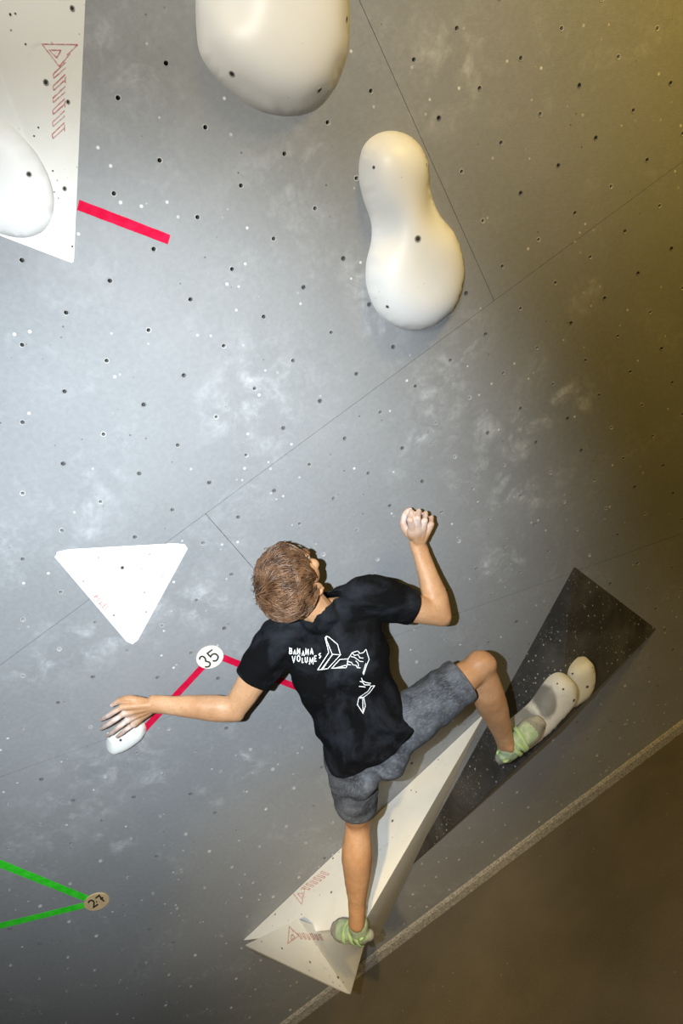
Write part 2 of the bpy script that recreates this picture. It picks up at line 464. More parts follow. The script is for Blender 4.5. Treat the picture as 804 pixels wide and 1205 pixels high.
# bottom strip and floor
bm = bmesh.new()
bmesh.ops.create_cube(bm, size=1, matrix=Matrix.Translation(((x0+x1)/2,(SB+.045)/2,.011)) @ Matrix.Diagonal((x1-x0,.045-SB,.022,1)))
bmesh.ops.bevel(bm, geom=list(bm.edges), offset=.006, segments=2, affect='EDGES')
tag(link('trim_1', mesh(bm), m_strip, None, V((0,SB,0)), False), kind='structure')
zf = SB*math.cos(PHI)
bm = bmesh.new()
bmesh.ops.create_cube(bm, size=1, matrix=Matrix.Translation((.1,-2.6,-.15)) @ Matrix.Diagonal((7.6,6.0,.30,1)))
bmesh.ops.bevel(bm, geom=list(bm.edges), offset=.03, segments=3, affect='EDGES')
fl = bpy.data.objects.new('floor', mesh(bm,'floor')); fl.data.materials.append(m_floor); C.objects.link(fl)
fl.location = (0,0,zf); tag(fl, kind='structure')

# ------------------------------------------------------------------ volumes on the wall
def volume(name, pts, m, label, bevel=.006):
    og = sum((V(p) for p in pts), V())/len(pts); og.z = 0
    t = thing(name, og, label, 'volume')
    b = link('shell', hull_mesh(pts, bevel), m, t)
    return t, b
def logo(cx, cy, ang, sc, flip=1, ex=1.0):
    # slanted lettering beside a triangle outline, in photo pixels
    ca, sa = math.cos(math.radians(ang)), math.sin(math.radians(ang))
    def q(x, y):
        y *= flip; x = x if x < 12 else 12+(x-12)*ex
        return (cx+sc*(x*ca-y*sa), cy+sc*(x*sa+y*ca))
    st = []
    def add(*p): st.append([q(*a) for a in p])
    add((0,-12),(0,12),(14,0),(6,-7)); add((0,-12),(7,-5)); add((4,-1),(4,7),(9,2),(4,-1))
    x = 12
    for k in range(6):                       # worn, unreadable slanted strokes as in the photograph
        add((x,-4),(x+5.5,4),(x+7.5,3.6)); add((x+2.4,-4.2),(x+7.5,3.6)); 
        if k%2: add((x+1,-4.1),(x+4,-4.2))
        x += 5.6
    return st

# top left wedge
wedge_pts = [W(88,312), W(104,-40), W(112,-230), W(-150,-260), W(-230,140), W(-70,252), W(-25,20,.12), W(-40,-60,.12)]
t, b = volume('climbing_volume', wedge_pts, m_white, 'big white wedge volume cut off by the top left corner, carrying a round hold')
bv = bvh_of(b)
lg = logo(70, 52, 91, 1.75, 1, 1.45)
print_on('logo_print', lg, 1.3, bv, m_logo, t)
bolt_holes(t, bv, ((85,10,1.1),(54,97,1.2),(80,120,.9),(76,222,1.0),(12,17,.5),(30,52,.4),(45,150,.4),(40,160,.4),(30,195,.4),(53,255,.5),(85,290,.5),(18,16,.4),(62,201,.4)))
# round hold on it
ctr, nrm = hit(bv, -10, 204)
if nrm.dot(CAM-ctr)<0: nrm = -nrm
ax = (V((1,0,0))-nrm*nrm.x).normalized(); ay = nrm.cross(ax)
vs, fs = pillow(closed_curve([(.120*math.cos(a*math.pi/6),.165*math.sin(a*math.pi/6)) for a in range(12)],4), .12, .22, .014)
t = thing('round_hold', ctr, 'smooth white round hold bolted on the top left wedge volume, half out of the frame', 'climbing hold')
b = link('body', pyd([ctr+ax*v[0]+ay*v[1]+nrm*v[2] for v in vs], fs), m_macro, t)
bolt_holes(t, bvh_of(b), ((34,205,1.1),))

def wall_pillow(name, outline_px, hh, r, k, m, label, holes=(), step=.014, dents_px=(), kcurve=5, sm=8, cat='climbing hold', bolt=1.0):
    out = [W(px,py,hh) for px,py in outline_px]
    out = [(p.x,p.y) for p in closed_curve_v(out, kcurve)]
    a2 = sum(out[i-1][0]*out[i][1]-out[i][0]*out[i-1][1] for i in range(len(out)))
    if a2 < 0: out.reverse()
    dents = []
    for (px,py,rr,am) in dents_px: c = W(px,py,hh); dents.append((c.x,c.y,rr,am))
    vs, fs = pillow(out, r, k, step, sm, dents)
    og = V((sum(p[0] for p in out)/len(out), sum(p[1] for p in out)/len(out), 0))
    t = thing(name, og, label, cat)
    b = link('body', pyd(vs, fs), m, t)
    bolt_holes(t, bvh_of(b), holes, .007*bolt)
    return t, b
def closed_curve_v(P, k): return [V((*p,0)) for p in closed_curve([(p.x,p.y) for p in P], k)]

wall_pillow('macro_hold', [(233,-20),(233,30),(238,62),(255,88),(280,112),(308,129),(342,136),(374,129),(396,106),(410,75),(416,40),(416,0),(412,-50),(390,-100),(330,-120),(265,-100),(240,-60)], .03, .16, .62, m_macro,
    'large smooth white dome shaped macro hold at the top edge of the wall', ((273,87,1.2),(376,106,1.2),(408,23,1.1)), .018, ((268,0,.05,-.03),))
wall_pillow('macro_hold', [(427,192),(432,172),(446,158),(466,153),(487,159),(502,174),(509,195),(511,222),(522,252),(540,275),(549,302),(549,335),(538,365),(518,384),(494,391),(468,385),(447,367),(436,340),(435,312),(441,285),(441,262),(432,235),(427,212)], .03, .125, .72, m_macro,
    'white peanut shaped macro hold with a pinched waist, beside the long panel joint', ((492,281,1.5),(542,290,.9),(456,361,.9),(528,370,.9),(440,197,.7),(502,194,.7)), .012, ((515,243,.06,-.035),(443,272,.05,-.035)), sm=6)

# triangle volume
tri = [W(51,645), W(230,635), W(157,769)]
tri_pts = []
t, b = volume('climbing_volume', [*tri, W(148,672,.035)], m_white, 'flat white triangular volume pointing down, left of the man and his head', .02)
bv = bvh_of(b)
bolt_holes(t, bv, ((144,668,1.2),(116,656,.5),(98,684,.5),(134,724,.6),(176,652,.5),(170,697,.5),(172,720,.5),(192,678,.4)))
print_on('logo_print', [[(109,699),(122,716)],[(112,700),(124,713)],[(110,703),(116,700)],[(113,707),(119,703)],[(116,711),(121,707)],[(120,715),(126,710)],[(123,718),(128,711)]], 1.0, bv, m_logo, t)

# long white volume along the foot of the wall, and its smaller neighbour
Lw, Tw, Qw, Rw = W(285,1107), W(573,836), W(446,1102), W(426,1090,.42)
t, b = volume('climbing_volume', [Lw,Tw,Qw,Rw], m_white, 'long white wedge volume under the standing foot, running up behind both legs', .007)
bv = bvh_of(b)
bolt_holes(t, bv, ((462,966,1.1),(541,858,.6),(516,894,.5),(471,930,.5),(392,1010,.8),(390,1050,.9),(399,1003,.4),(324,1076,.8),(490,932,.6),(484,930,.6),(355,1076,.5),(361,1040,.5),(448,1000,.4)))
print_on('logo_print', logo(348,1055,-38,1.0,1), .9, bv, m_logo, t)
sm_pts = [W(287,1112), W(351,1081,.255), W(430,1110,.15), W(413,1172,.54), W(300,1122,.02)]
t2, b2 = volume('climbing_volume', sm_pts, m_white, 'small white triangular volume lowest on the wall, its tip over the floor strip', .007)
bv2 = bvh_of(b2)
bolt_holes(t2, bv2, ((332,1116,.9),(308,1108,.7),(365,1132,.9),(364,1142,.5),(398,1150,.9),(404,1156,.7),(392,1156,.5),(388,1148,.4),(408,1150,.4),(400,1160,.5),(345,1100,.4)))
print_on('logo_print', logo(340,1100,5,.85,1), .9, bv2, m_logo, t2)

# black volume
Ab, Bb, Cb, Pb = W(676,666), W(773,740), W(481,1022), W(655,860,.30)
t, b = volume('climbing_volume', [Ab,Bb,Cb,Pb], m_black, 'black pyramid volume flecked with chalk, carrying the two pale footholds', .005)
bvb = bvh_of(b)
black_body = b

# footholds on the black volume: domes over an outline laid on its lower edge
def face_pillow(name, outline_px, bv, lift, r, k, m, label, holes, step=.009, up=None):
    pts = []
    cx = sum(p[0] for p in outline_px)/len(outline_px); cy = sum(p[1] for p in outline_px)/len(outline_px)
    nr = up.normalized(); c0 = lift
    ax = (V((1,0,0))-nr*nr.x).normalized(); ay = nr.cross(ax)
    for px,py in outline_px:
        d = ray(px,py); q = (c0-CAM).dot(nr)/d.dot(nr); p = CAM+d*q-c0
        pts.append((p.dot(ax), p.dot(ay)))
    out = closed_curve(pts, 4)
    a2 = sum(out[i-1][0]*out[i][1]-out[i][0]*out[i-1][1] for i in range(len(out)))
    if a2 < 0: out.reverse()
    vs, fs = pillow(out, r, k, step, 6, depth=.05)
    t = thing(name, c0, label, 'climbing hold')
    b = link('body', pyd([c0+ax*v[0]+ay*v[1]+nr*v[2] for v in vs], fs), m, t)
    bolt_holes(t, bvh_of(b), holes, .0062)
    return t, b
def z6(x, y): return (560+x/5.36, 770+y/5.36)
nup = V((-.10,.30,1)).normalized()
ph1, b1 = face_pillow('foothold', [z6(*p) for p in ((575,140),(600,92),(660,58),(720,48),(748,80),(757,150),(748,215),(715,272),(660,315),(600,345),(560,300),(560,210))], bvb, W(684,805,.22), .06, .55, m_cream,
    'cream rounded foothold at the upper end of the pair, farthest from the shoe', [(*z6(611,122),.8),(*z6(704,205),1.2),(*z6(735,85),.6)], up=nup)
hold_px = [(185,590),(170,540),(215,472),(300,402),(372,335),(432,250),(490,178),(550,150),(612,172),(645,228),(640,290),(602,350),(545,412),(480,482),(400,548),(310,615),(230,640)]
ph2, b2 = face_pillow('foothold', [z6(*p) for p in hold_px], bvb, W(635,845,.29), .06, .62, m_grip,
    'long white and grey banana shaped foothold under the toe of the right shoe', [(*z6(430,465),1.1),(*z6(620,290),1.2),(*z6(515,185),.6),(*z6(552,220),.8)], up=nup)
g = N(m_grip)
# rubbed grey patch on the hold: two soft ellipses with a ragged rim
og = V(ph2['_o']); acc = None
for (zx,zy,a,b_,rot) in ((455,305,.060,.030,.9),(330,470,.060,.045,.6),(250,560,.06,.05,.6)):
    d = ray(*z6(zx,zy)); q = (og+nup*.03-CAM).dot(nup)/d.dot(nup); p = CAM+d*q-og
    x = g.n('ShaderNodeTexGradient', gradient_type='SPHERICAL')
    g.l(g.map(loc=tuple(p), rot=(0,0,rot), sc=(a*1.5,b_*1.5,.15), typ='TEXTURE'), x.inputs[0])
    acc = x.outputs['Fac'] if acc is None else g.m('MAXIMUM', acc, x.outputs['Fac'])
pm = g.ramp(g.m('ADD', acc, g.m('MULTIPLY', g.noise(30,4), .30)), .26, .50)
c = g.mix(pm, (.70,.69,.64), (.25,.245,.23))
c = g.mix(g.ramp(g.noise(9,5,.65),.5,.72,0,.5), c, (.42,.41,.37)); g.col(c); g.bump(g.noise(200,3), .4, .0015)

# pill hold under the left hand
wall_pillow('pill_hold', [(125,882),(128,871),(140,862),(153,855),(165,852),(172,858),(172,866),(164,875),(150,884),(137,889),(128,889)], .02, .04, 1.05, m_pill,
    'small white pill shaped hold under the left hand', ((142,871,1.0),), .007, sm=4, bolt=.85)

# ------------------------------------------------------------------ tape and number discs
def tape(p, q, wpx, m, label, col):
    a, b = W(*p), W(*q); d = (b-a).normalized(); n = V((-d.y,d.x,0)); w = wpx*.5
    n = 8; L = (b-a).length; vs = []; fs = []
    nn = V((-d.y,d.x,0))
    for i in range(n+1):
        c = a+d*(L*i/n); j = w*(1+random.uniform(-.05,.05))
        vs += [c+nn*j+V((0,0,.0002)), c+nn*j+V((0,0,.0011)), c-nn*j+V((0,0,.0011)), c-nn*j+V((0,0,.0002))]
    for i in range(n):
        for k in range(4): fs.append((4*i+k, 4*i+(k+1)%4, 4*i+4+(k+1)%4, 4*i+4+k))
    fs += [(0,3,2,1),(4*n,4*n+1,4*n+2,4*n+3)]
    o = link('tape_strip', pyd([V(v) for v in vs], fs), m, None, V((*(a.xy+b.xy)/2,0)) , False)
    return tag(o, label, 'tape')
tape((92,241),(199,282), .027, m_red, 'red tape strip running down from the edge of the top left wedge', 0)
tape((240,783),(166,862), .027, m_red, 'red tape strip from the disc numbered 35 down to the pill hold', 0)
tape((258,772),(375,819), .027, m_red, 'red tape strip from the disc numbered 35 to behind the black shirt', 0)
tape((-60,992),(104,1058), .032, m_green, 'upper green tape strip leading to the tan disc numbered 27', 0)
tape((-60,1104),(104,1064), .032, m_green, 'lower green tape strip leading to the tan disc numbered 27', 0)
def disc(px, py, r, m, label, strokes, sw):
    c = W(px,py); bm = bmesh.new(); n = 40; R = []
    for rr, z in ((r,.0005),(r,.0040),(r*.985,.0050)): R.append([bm.verts.new((c.x+rr*math.cos(2*math.pi*i/n), c.y+rr*math.sin(2*math.pi*i/n), z)) for i in range(n)])
    for A,B in zip(R,R[1:]):
        for i in range(n): bm.faces.new((A[i],A[(i+1)%n],B[(i+1)%n],B[i]))
    bm.faces.new(R[-1])
    t = thing('number_disc', V((c.x,c.y,0)), label, 'tag')
    b = link('plate', mesh(bm), m, t, smooth=False)
    print_on('digits', strokes, sw, bvh_of(b), m_ink, t, .0006, 2)
def y35(x, y): return (225+x/17.87, 750+y/17.87)
def y27(x, y): return (90+x/16.08, 1035+y/16.08)
th = [y35(*p) for p in closed_curve([(0,0)]*4,1)]
three = [y35(*p) for p in catmull([(178,470),(185,425),(225,398),(275,415),(300,455),(305,495),(330,505),(385,525),(400,570),(370,610),(320,622),(292,612)],3)]
five = [y35(*p) for p in ((448,255),(340,335),(408,408))]+[y35(*p) for p in catmull([(408,408),(440,362),(500,345),(550,375),(568,425),(540,475),(500,495),(452,488)],3)][1:]
disc(247.0,772.9, .050, m_tag, 'round white disc numbered 35 where two red tapes meet', [three, five], 1.9)
two = [y27(*p) for p in catmull([(228,445),(240,410),(280,392),(318,405),(333,440),(330,480),(325,525)],3)]+[y27(410,465)]
seven = [y27(*p) for p in ((360,352),(430,300),(470,355),(525,415))]
disc(113.8,1060.3, .050, m_tag2, 'round tan disc numbered 27 where two green tapes meet', [two, seven, [y27(450,372),y27(505,335)], [y27(372,424),y27(392,414)]], 1.9)

# ------------------------------------------------------------------ the climber
m_skin = mat('skin', (.52,.27,.15), .5, .4)
g = N(m_skin)
sn_ = g.noise(9,4,.6); fine = g.noise(160,3,.6)
c = g.mix(g.ramp(sn_,.35,.7), (.45,.232,.110), (.57,.335,.185))
c = g.mix(g.ramp(fine,.42,.68,0,.35), c, (.36,.17,.085)); SKC = (g, c, fine)
m_skin.node_tree.nodes['Principled BSDF'].inputs['Subsurface Weight'].default_value = .08
m_skin.node_tree.nodes['Principled BSDF'].inputs['Subsurface Radius'].default_value = (.02,.008,.004)
m_shirt = mat('black_cotton', (.012,.012,.013), .9, .08)
g = N(m_shirt)
c = g.mix(g.ramp(g.noise(5,5,.65,.6),.46,.72), (.004,.004,.0045), (.026,.029,.036))
c = g.mix(g.ramp(g.noise(13,5,.7,.4),.60,.78,0,.4), c, (.042,.045,.053)); g.col(c)
g.bump(g.m('ADD', g.noise(420,2), g.m('MULTIPLY', g.noise(36,4,.6,.5), 1.3)), .45, .003)
m_print = mat('white_print', (.78,.78,.76), .7, .2)
m_short = mat('washed_grey_denim', (.12,.13,.15), .85, .2)
g = N(m_short)
c = g.mix(g.ramp(g.noise(7,6,.7,.8),.38,.68), (.040,.043,.052), (.15,.162,.19))
c = g.mix(g.ramp(g.noise(70,3,.6,0,g.map(sc=(1,1,4))),.5,.72,0,.4), c, (.30,.32,.35)); g.col(c)
g.bump(g.m('ADD', g.noise(380,2), g.m('MULTIPLY', g.noise(30,4,.6,.6), 1.5)), .45, .003)
m_hair = mat('brown_hair', (.15,.075,.035), .42, .5)
g = N(m_hair); g.col(g.mix(g.ramp(g.noise(26,4,.6),.34,.68), (.040,.018,.008), (.19,.095,.045)))
m_shoe = mat('shoe_fabric', (.40,.62,.30), .7, .3)
g = N(m_shoe); g.col(g.mix(g.ramp(g.noise(40,3),.4,.65), (.33,.46,.27), (.50,.58,.42)))
m_strap = mat('shoe_strap', (.42,.58,.27), .6, .3)
m_rubber = mat('shoe_rubber', (.26,.25,.22), .65, .3)
g = N(m_rubber); g.col(g.mix(g.ramp(g.noise(16,4),.38,.68), (.19,.185,.17), (.42,.41,.35)))
m_sole = mat('shoe_sole', (.09,.085,.075), .7, .3)
m_eye = mat('eye_white', (.75,.73,.70), .3, .5); m_iris = mat('eye_iris', (.06,.05,.035), .3, .5)
m_lip = mat('lips', (.45,.17,.13), .5, .4)

J = {k: W(*v) for k, v in dict(Lsh=(327,752,.176), Lel=(276,835,.202), Lwr=(186,829,.105), Rsh=(436,701,.231), Rel=(519,724,.258), Rwr=(493,643,.116),
     neck=(374,722,.262), head=(343,684,.262), Lhip=(414,893,.377), Rhip=(455,866,.400), Lkn=(421,966,.323), Lan=(420,1078,.443), Rkn=(566,783,.354), Ran=(596,876,.385)).items()}
man = thing('person', V((J['Lhip'].x, J['Lan'].y-.06, J['Lan'].z)), 'man in black printed shirt, grey shorts and green shoes climbing with his right fist raised', 'person')
pel = (J['Lhip']+J['Rhip'])/2; neck = J['neck']
ax_up = (neck-pel).normalized()
lat_t = (J['Rsh']-J['Lsh']).normalized(); lat_p = (J['Rhip']-J['Lhip']).normalized()
back_t = lat_t.cross(ax_up).normalized()          # out of the man's back
if back_t.z < 0: back_t = -back_t
chest = (J['Lsh']+J['Rsh'])/2

body = bmesh.new()
# trunk and neck
tube(body, [pel-ax_up*.02, pel.lerp(chest,.35), pel.lerp(chest,.75), chest+ax_up*.01], [(.13,.085),(.12,.075),(.145,.085),(.11,.055)], lat_t, 20)
hc = J['head']                                     # middle of the hair mass
hf = V((.74,.26,-.62)).normalized()                # where the face looks
hu = V((-.05,.93,.34)); hu = (hu-hf*hu.dot(hf)).normalized(); hr = hf.cross(hu)   # crown, and his right
hc = hc + hf*.004
nb_ = chest.lerp(neck,.55)
tube(body, [chest.lerp(neck,.65), neck-back_t*.015, hc-hu*.055-hf*.015], [.054,.054,.056], lat_t, 16)
# head: cranium, jaw, nose, brow, chin, cheeks, ears
ball(body, hc+hu*.018-hf*.012, (hr,hf,hu), (.074,.094,.088), 24)
ball(body, hc+hf*.045-hu*.035, (hr,hf,hu), (.060,.052,.080), 20)
ball(body, hc+hf*.070-hu*.098, (hr,hf,hu), (.028,.024,.020))
ball(body, hc+hf*.078+hu*.028, (hr,hf,hu), (.052,.018,.014))
tube(body, [hc+hf*.092+hu*.010, hc+hf*.108-hu*.018, hc+hf*.112-hu*.034, hc+hf*.094-hu*.042], [.008,.010,.013,.010], hr, 10)
for s in (-1,1):
    ball(body, hc+hf*.072+hr*s*.040-hu*.030, (hr,hf,hu), (.020,.020,.022))
    e = hc+hr*s*.078-hf*.006-hu*.028
    ev = (hu*.97-hf*.25).normalized(); eo = (hr*s*.75-hf*.65).normalized()
    pts = [e+ev*(.030*math.sin(a))+hf*(.018*math.cos(a))+eo*.008 for a in [i*math.pi/6-.6 for i in range(11)]]
    tube(body, pts, [.0058]*11, hr, 8, 2)
    ball(body, e+eo*.002, (eo, ev, eo.cross(ev)), (.006,.026,.015))
    ball(body, e-ev*.030+eo*.006+hf*.006, (eo, ev, eo.cross(ev)), (.006,.011,.009))
tube(body, [hc+hf*.096-hu*.064+hr*.022, hc+hf*.103-hu*.063, hc+hf*.096-hu*.064-hr*.022], [.004,.008,.004], hu, 8)

def limb(pts, rad, ref, n=18, k=5): tube(body, pts, rad, ref, n, k)
SOFT = []
# arms
for sd in 'LR':
    sh, el, wr = J[sd+'sh'], J[sd+'el'], J[sd+'wr']
    u = (el-sh).normalized(); fdir = (wr-el).normalized()
    ref = u.cross(fdir).normalized()
    ball(body, sh+u*.01, (u,ref,u.cross(ref)), (.055,.050,.050))
    limb([sh, sh.lerp(el,.35), sh.lerp(el,.7), el-u*.012], [(.056,.056),(.051,.054),(.044,.050),(.038,.043)], ref)
    out = (u-fdir).normalized(); SOFT += [(el-out*.02,.085), (wr,.035), (el.lerp(wr,.5),.06)]
    ball(body, el+out*.006, (out,ref,out.cross(ref)), (.036,.036,.040))
    ball(body, el+out*.026-fdir*.002, (out,ref,out.cross(ref)), (.020,.018,.022))
    limb([el+fdir*.0, el.lerp(wr,.22), el.lerp(wr,.5), el.lerp(wr,.82), wr, wr+fdir*.02], [(.036,.042),(.040,.048),(.035,.042),(.025,.034),(.024,.033),(.023,.033)], ref)
# legs
for sd in 'LR':
    hp, kn, an = J[sd+'hip'], J[sd+'kn'], J[sd+'an']
    th_ = (kn-hp).normalized(); sk = (an-kn).normalized()
    ref = lat_p if sd=='L' else th_.cross(sk).normalized()
    limb([hp-th_*.02, hp.lerp(kn,.4), hp.lerp(kn,.75), kn-th_*.02], [.078,.070,.060,.050], ref)
    fwdk = (th_-sk); fwdk = fwdk.normalized() if fwdk.length>.25 else -back_t
    bk = -fwdk
    kx = (th_+sk).normalized(); kx = (kx-fwdk*kx.dot(fwdk)).normalized()
    ball(body, kn+fwdk*.006, (fwdk,kx,fwdk.cross(kx)), (.050,.062,.053), 20); SOFT.append((kn,.13))
    limb([kn+sk*.012, kn.lerp(an,.14)+bk*.004, kn.lerp(an,.32)+bk*.013, kn.lerp(an,.55)+bk*.006, kn.lerp(an,.82), an, an+sk*.03],
         [(.046,.048),(.053,.053),(.061,.062),(.053,.054),(.037,.039),(.034,.036),(.034,.036)], ref)
    SOFT += [(kn.lerp(an,.4),.10), (an,.05)]
    for s in (-1,1): ball(body, an+ref*s*.030, (ref,sk,ref.cross(sk)), (.012,.018,.016))

# hands: palm, four fingers of unequal length and a thumb, each a jointed chain
def finger(pts, r0): tube(body, pts, [r0, r0*1.02, r0*.94, r0*1.0, r0*.90, r0*.86, r0*.72][:len(pts)] if len(pts)<=7 else r0, (0,0,1), 12, 3)
# left hand on the pill hold, back of the hand to the camera
wl = J['Lwr']
kn_px = dict(i=(143,832,.098), m=(145,840,.100), r=(150,847,.095), p=(157,852,.086))
tips = dict(i=[(134,838,.102),(126,843,.085),(118.5,847,.048)], m=[(135,847,.104),(126,853,.086),(119,857.5,.048)],
            r=[(141,854.5,.100),(134,860.5,.085),(127,866,.054)], p=[(149,858,.090),(143,863,.078),(138,867,.066)])
rr = dict(i=.0092, m=.0095, r=.0090, p=.0080)
K = {k: W(*v) for k, v in kn_px.items()}
for k in 'imrp':
    base_ = wl.lerp(K[k], .25)
    tube(body, [base_, wl.lerp(K[k],.6), K[k]], [.016,.0135,.0125], (0,0,1), 12, 3)
    t_ = [W(*p) for p in tips[k]]; r0 = rr[k]
    tube(body, [K[k], K[k].lerp(t_[0],.5)+V((0,0,.002)), t_[0], t_[1], t_[2]], [r0*1.25, r0*.98, r0*1.08, r0*.95, r0*.75], (0,0,1), 12, 3)
    ball(body, K[k]+V((0,0,.003)), ((1,0,0),(0,1,0),(0,0,1)), (.0125,.0125,.011), 12)
pc = (wl+K['m']+K['r'])/3
hd = (K['m']-wl).normalized(); hs = V((0,0,1)).cross(hd).normalized()
ball(body, wl.lerp(K['m'],.62)-V((0,0,.006)), (hd,hs,hd.cross(hs)), (.050,.036,.017), 20)
tb = [wl.lerp(K['i'],.30)+V((0,0,-.012)), W(153,823,.080), W(141,825,.070), W(131.5,830,.058)]
tube(body, tb, [.017,.0145,.0118,.0085], (0,0,1), 12, 4)
# right fist, knuckles up, fingers closed away from the camera
wr_ = J['Rwr']
kp = dict(i=(483,612,.142), m=(491.5,610,.146), r=(500,612.5,.142), p=(507.5,617,.134))
pp_ = dict(i=(484.5,602.5,.110), m=(493,601.5,.112), r=(501,604,.108), p=(508,609,.104))
dp_ = dict(i=(486,608,.080), m=(494,607.5,.080), r=(501,610,.078), p=(507,614,.078))
ep_ = dict(i=(488,617,.082), m=(495,617,.082), r=(501,619,.081), p=(506,621,.081))
for k in 'imrp':
    a_, b_, c_, d_ = W(*kp[k]), W(*pp_[k]), W(*dp_[k]), W(*ep_[k]); r0 = rr[k]*1.05
    tube(body, [wr_.lerp(a_,.2), wr_.lerp(a_,.6), a_], [.0165,.015,.0125], (0,0,1), 12, 3)
    ball(body, a_+V((0,0,.001)), ((1,0,0),(0,1,0),(0,0,1)), (.0115,.0115,.0115), 12)
    tube(body, [a_, b_], [r0*1.15, r0*1.02], (0,0,1), 12, 3)
    tube(body, [b_, c_], [r0*1.02, r0*.95], (0,1,0), 12, 3)
    tube(body, [c_, d_], [r0*.95, r0*.8], (0,0,1), 12, 3)
pm_ = wr_.lerp(W(*kp['m']),.55)
hd = (W(*kp['m'])-wr_).normalized(); hs = V((0,0,1)).cross(hd).normalized()
ball(body, pm_-V((0,0,.006)), (hd,hs,hd.cross(hs)), (.046,.040,.022), 20)
tube(body, [wr_.lerp(W(*kp['i']),.25)+V((0,0,-.008)), W(480,627,.105), W(474.5,615,.098), W(478,604,.088), W(483,600,.084)], [.017,.0155,.0125,.0112,.0085], (0,0,1), 12, 4)
me = remesh(body, .0026, 3, .5)
# ease the joints so the limbs run together
import numpy as np
nv = len(me.vertices); co = np.empty(nv*3); me.vertices.foreach_get('co', co); co = co.reshape(-1,3)
ed = np.empty(len(me.edges)*2, dtype=np.int64); me.edges.foreach_get('vertices', ed); ed = ed.reshape(-1,2)
wt = np.zeros(nv)
for c0, rad in SOFT:
    q = np.linalg.norm(co-np.array(c0), axis=1); wt = np.maximum(wt, np.clip(1.6*(1-q/rad),0,1))
m_ = (wt[ed[:,0]]>0)|(wt[ed[:,1]]>0); ed = ed[m_]
deg = np.maximum(np.bincount(ed.ravel(), minlength=nv),1)
for it in range(60):
    av = np.stack([(np.bincount(ed[:,0], co[ed[:,1],k], nv)+np.bincount(ed[:,1], co[ed[:,0],k], nv))/deg for k in range(3)],1)
    co = co+(av-co)*(wt*.7)[:,None]*(deg>1)[:,None]
me.vertices.foreach_set('co', co.ravel()); me.update()
# veins, sinew and small irregularities
nl = [n_.vector.copy() for n_ in me.vertex_normals]; cl = []
for v, n_ in zip(me.vertices, nl):
    p = v.co; p = p + n_*(.0011*noise.noise(p*38)+.0016*noise.noise(p*16)); cl += [p.x,p.y,p.z]
me.vertices.foreach_set('co', cl); me.update()
sk_o = link('body', me, m_skin, man)
# chalk on the fingers, in the skin's own material
g, c, fine = SKC
og = V(man['_o']); acc = None
for p, r_ in ((W(132,850,.08),.10),(W(490,606,.11),.085)):
    x = g.n('ShaderNodeTexGradient', gradient_type='SPHERICAL')
    g.l(g.map(loc=tuple(p-og), sc=(r_,r_,r_), typ='TEXTURE'), x.inputs[0])
    acc = x.outputs['Fac'] if acc is None else g.m('MAXIMUM', acc, x.outputs['Fac'])
c = g.mix(g.m('MULTIPLY', g.ramp(acc,0,.45,0,.72), g.ramp(g.noise(60,3),.3,.6,.45,1)), c, (.74,.64,.62)); g.col(c)
g.bump(fine, .25, .0015)

# features of the face (children of the person)
for s in (-1,1):
    e = hc+hf*.080+hr*s*.031+hu*.008
    bm = bmesh.new(); ball(bm, e, (hr,hf,hu), (.0125,.0125,.0125), 16); eo_ = link('eye', mesh(bm), m_eye, man)
    bm = bmesh.new(); ball(bm, e+hf*.0105, (hr,hf,hu), (.0058,.0028,.0058), 12); link('iris', mesh(bm), m_iris, eo_)
    bm = bmesh.new(); tube(bm, [e+hu*.020-hr*s*.014+hf*.013, e+hu*.025+hf*.016, e+hu*.021+hr*s*.016+hf*.009], [.0025,.0034,.002], hu, 8, 3); link('eyebrow', mesh(bm), m_hair, man)
bm = bmesh.new(); tube(bm, [hc+hf*.099-hu*.0640+hr*.018, hc+hf*.108-hu*.063, hc+hf*.099-hu*.0640-hr*.018], [(.003,.002),(.006,.0035),(.003,.002)], hu, 8, 4); link('lips', mesh(bm), m_lip, man)

# hair: a cap and many tapering locks that fall from the whorl
def on_skull(d, lift=0):
    # point on the cranium in direction d (in head axes)
    a, b, c_ = .076+lift, .097+lift, .091+lift
    t = 1/math.sqrt((d.dot(hr)/a)**2+(d.dot(hf)/b)**2+(d.dot(hu)/c_)**2)
    return hc+hu*.018-hf*.012 + d*t
def hairy(d):
    x, y, z = abs(d.dot(hr)), d.dot(hf), d.dot(hu)
    if y > .62+.25*z: return False                   # forehead and face
    if z < -.62: return False                        # nape
    if y > .05 and z < .30 - .25*(y<.2): return z > .02 and y < .32
    return True
hb = bmesh.new()
bmesh.ops.create_icosphere(hb, subdivisions=5, radius=1)
for v in list(hb.verts):
    d = v.co.normalized()
    if not hairy(d): hb.verts.remove(v)
for v in hb.verts:
    d = v.co.normalized(); z = d.dot(hu)
    v.co = on_skull(d, .012+.006*noise.noise(d*5)+.005*noise.noise(d*14)+.003)
whorl = (hu*.50-hf*.55-hr*.62).normalized()
rnd = random.Random(5)
n_l = 0
